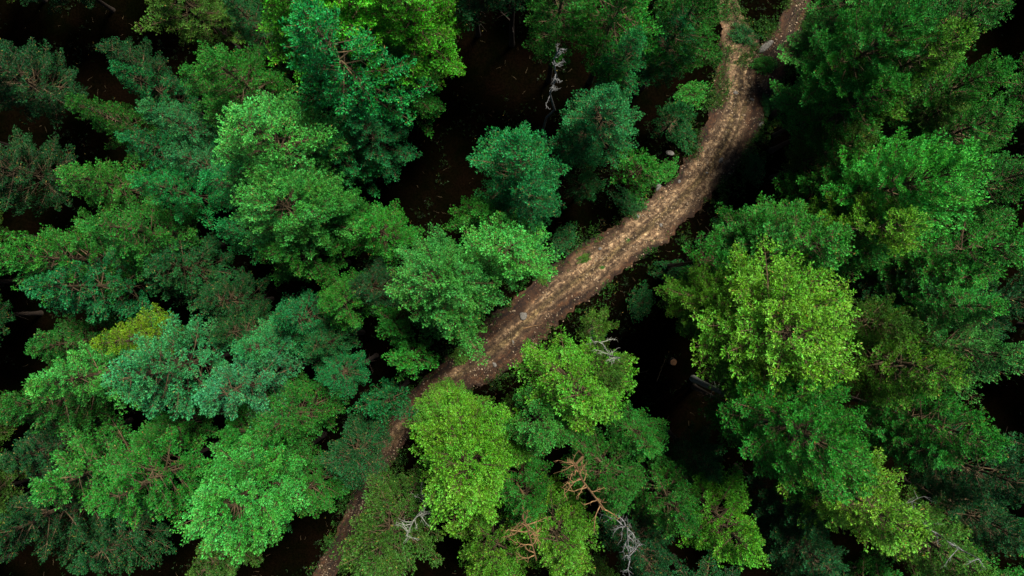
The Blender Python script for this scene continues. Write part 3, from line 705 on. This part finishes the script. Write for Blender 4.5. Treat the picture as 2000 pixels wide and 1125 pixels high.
# orange bare limbs where a crown has lost its needles
def orange_limbs():
    tip = at(1165, 985, 17.8); base = at(1085, 775, 0)
    o = bare('bare_pine_tree', (tip.x - .25, tip.y + .5, gnd(tip.x, tip.y)), tuple(tip), .12, 17, M_limb, 20, 1.35, 'bare pine with curved orange limbs between the bottom centre crowns', 'tree', lo=.70)
    return o
orange_limbs()
tp = at(1030, 1085, 18.3); bare('bare_pine_tree', (tp.x, tp.y + .3, 0), tuple(tp), .11, 23, M_limb, 13, 1.2, 'bare topped pine with orange forks, left of the white dead top', 'tree', lo=.75)
tp = at(800, 1040, 13.5); bare('dead_tree', (tp.x + .1, tp.y + .3, 0), tuple(tp), .10, 31, M_lich, 22, 1.0, 'lichen grey dead tree top beside the lowest stretch of track', lo=.6)
tp = at(1205, 700, 13.5); bare('dead_tree', (tp.x, tp.y + .2, 0), tuple(tp), .08, 37, M_lich, 14, .9, 'lichened dead tree at the top of the dark clearing', lo=.6)
tp = at(1905, 1085, 14); bare('dead_tree', (tp.x - .3, tp.y + .3, 0), tuple(tp), .08, 41, M_dead, 12, 1.5, 'white forked dead tree near the bottom right corner', lo=.6)
# sticks on the ground
STICKS = [(998, 655, 1.0, 100, 'straight pale stick lying across the brown lower track'), (1040, 637, 1.2, 12, 'pale curved stick at the lower side of the track below the lichened rock'),
          (1012, 706, .8, 150, 'short brown stick at the lower edge of the track'), (1290, 722, 1.5, 70, 'thin pale stick on the floor of the dark clearing'),
          (1250, 728, 1.1, 20, 'crooked grey branch lying in the dark clearing'), (960, 690, .9, 60, 'small stick on the brown track near the rounded brown rock'),
          (1340, 600, 1.3, 50, 'thin brown stick on the dark floor left of the biggest crown')]
for k, (px, py, l, a, lab) in enumerate(STICKS):
    g = on_ground(px, py); d = Vector((math.cos(R_(a)), math.sin(R_(a)), .03)) * l / 2
    z = g.z + LIFT + .05
    bare('fallen_stick', (g.x - d.x, g.y - d.y, z), (g.x + d.x, g.y + d.y, z + .06), .028, 50 + k, M_limb if k in (1, 2) else M_twig, 4, .3, lab, 'stick', 'sticks on the ground', sub=False)
# stump with a pale cut face in the clearing
def stump():
    g = on_ground(1313, 706); T = Tubes(); T.add([(0, 0, -.1), (0, 0, .1), (0, 0, .38)], [.27, .22, .20], 14)
    root = bpy.data.objects.new('tree_stump', None); col.objects.link(root); root.location = g
    tag(root, 'sawn stump with an orange cut face in the dark clearing', 'stump')
    T.obj('trunk', M_bark, root)
    bm = bmesh.new(); bmesh.ops.create_circle(bm, cap_ends=True, radius=.2, segments=14)
    V = [(v.co.x, v.co.y, .381) for v in bm.verts]; F = [[v.index for v in f.verts] for f in bm.faces]; bm.free()
    mesh_obj('cut_face', V, F, M_cut, root)
stump()

# ------------------------------------------------------------------ shrubs and weeds
SHRUBS = [(1490, 128, .8, 'G', 'small green weed clump at the top fork of the track'), (1500, 205, .7, 'D', 'dim green shrub on the right verge of the upper track'),
          (1176, 522, .2, 'G', 'tiny green tuft growing on the middle of the track'), (1225, 468, .22, 'G', 'little green weed on the track above the tiny tuft'),
          (1345, 190, 1.2, 'G', 'green shrub on the left verge of the upper track'), (1330, 265, 1.2, 'D', 'dim shrub on the left bank of the upper track'),
          (1300, 335, .9, 'G', 'green shrub between the bushy young pine and the track'), (1225, 395, 1.1, 'D', 'dim shrub on the bank left of the bend'),
          (1100, 470, 1.1, 'D', 'dim shrub left of the middle track'), (1450, 70, .9, 'D', 'dim weed clump between the two arms at the top fork'),
          (1250, 590, 1.1, 'D', 'dark shrub below the middle track'), (1310, 530, 1.1, 'D', 'dark shrub below the bend of the track'),
          (1160, 655, .9, 'D', 'dark shrub below the track near the small olive pine'), (1420, 440, 1.0, 'D', 'dark shrub right of the track bend'),
          (1470, 330, 1.0, 'D', 'dark shrub on the right verge of the upper bend'), (1140, 505, .42, 'O', 'olive weed clump on the left edge of the middle track'),
          (1060, 545, .45, 'O', 'olive weed clump on the left edge below the blue green pine'), (905, 690, .8, 'O', 'olive weed clump on the left edge of the lower track'),
          (690, 930, .9, 'D', 'dark weed clump at the left edge of the lowest track'), (760, 960, .9, 'O', 'olive weed clump at the right edge of the lowest track')]
for k, (px, py, s, tn, lab) in enumerate(SHRUBS):
    g = on_ground(px, py); cm, bm_, L0, R0 = VAR['shrub'][k % 2]
    root = bpy.data.objects.new('shrub', None); col.objects.link(root); root.location = (g.x, g.y, g.z - .02); root.rotation_euler.z = k * 1.7
    tag(root, lab, 'shrub', 'low shrubs and weeds by the track')
    for nm, me in (('foliage', cm), ('stems', bm_)):
        o = bpy.data.objects.new(nm, me); col.objects.link(o); o.parent = root; o.scale = (s * 1.15, s * .8, s * .55); q = TINT[tn]; o.color = (*q, 1)

def undergrowth():
    rs = np.random.RandomState(8); rg = random.Random(8); P = []; D = []; A = []
    for _ in range(5200):
        x, y = rg.uniform(-33, 33), rg.uniform(-19, 19); pd = path_dist(x, y)
        if pd < .9 or (pd > 2.6 and rg.random() < .6): continue
        dn = noise.noise(Vector((x * .35, y * .35, 0)))
        if dn < rg.uniform(-.3, .25) and pd > 1.5: continue
        z = gnd(x, y); n = rg.randint(5, 14); sp = rg.uniform(.1, .35)
        for k in range(n):
            P.append((x + rg.gauss(0, sp), y + rg.gauss(0, sp), z + rg.uniform(.0, .22))); D.append((rg.gauss(0, .3), rg.gauss(0, .3), .8)); A.append(rg.random())
    V, F = blades(np.array(P), np.array(D), rs, 5, .13, .028, .6)
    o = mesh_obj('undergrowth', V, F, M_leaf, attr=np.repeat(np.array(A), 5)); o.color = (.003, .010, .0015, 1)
    tag(o, 'low grass, fern and moss covering the forest floor', kind='stuff')
undergrowth()
def verge():
    rs = np.random.RandomState(18); rg = random.Random(18); P = []; D = []; A = []
    allp = path_pts[15:] + spur_pts
    for _ in range(4600):
        W, hw = allp[rg.randrange(len(allp))]; a = rg.uniform(0, 6.28); q = hw * rg.uniform(.7, 1.9)
        x, y = W.x + math.cos(a) * q, W.y + math.sin(a) * q; pd = path_dist(x, y)
        if pd < .70 + .2 * rg.random(): continue
        if noise.noise(Vector((x * .8, y * .8, 4))) < rg.uniform(-.25, .3): continue
        z = gnd(x, y); sp = rg.uniform(.08, .22)
        for k in range(rg.randint(5, 14)):
            P.append((x + rg.gauss(0, sp), y + rg.gauss(0, sp), z + rg.uniform(.04, .18))); D.append((rg.gauss(0, .4), rg.gauss(0, .4), .8)); A.append(rg.random())
    V, F = blades(np.array(P), np.array(D), rs, 5, .12, .020, .6)
    o = mesh_obj('verge_grass', V, F, M_leaf, attr=np.repeat(np.array(A), 5)); o.color = (.012, .046, .005, 1)
    tag(o, 'green grass and weeds along both verges of the track', kind='stuff')
verge()

def litter():
    """twigs and cones fallen on the floor and track"""
    rg = random.Random(77); T = Tubes()
    for _ in range(2600):
        if rg.random() < .5:
            W, hw = path_pts[rg.randrange(len(path_pts))]; a = rg.uniform(0, 6.28); q = hw * rg.uniform(.3, 1.8); x, y = W.x + math.cos(a) * q, W.y + math.sin(a) * q
        else: x, y = rg.uniform(-30, 30), rg.uniform(-18, 18)
        z = gnd(x, y) + (LIFT if path_dist(x, y) < 1 else .01) + .012; l = rg.uniform(.08, .4); a = rg.uniform(0, 6.28); dx, dy = math.cos(a) * l, math.sin(a) * l
        T.add([(x, y, z), (x + dx * .5 + rg.gauss(0, .02), y + dy * .5 + rg.gauss(0, .02), z + .02), (x + dx, y + dy, z + .005)], [.008, .007, .003], 3)
    tag(T.obj('twig_litter', M_twig), 'fallen twigs littering the floor and the track', kind='stuff')
litter()
print('trees', ntree)
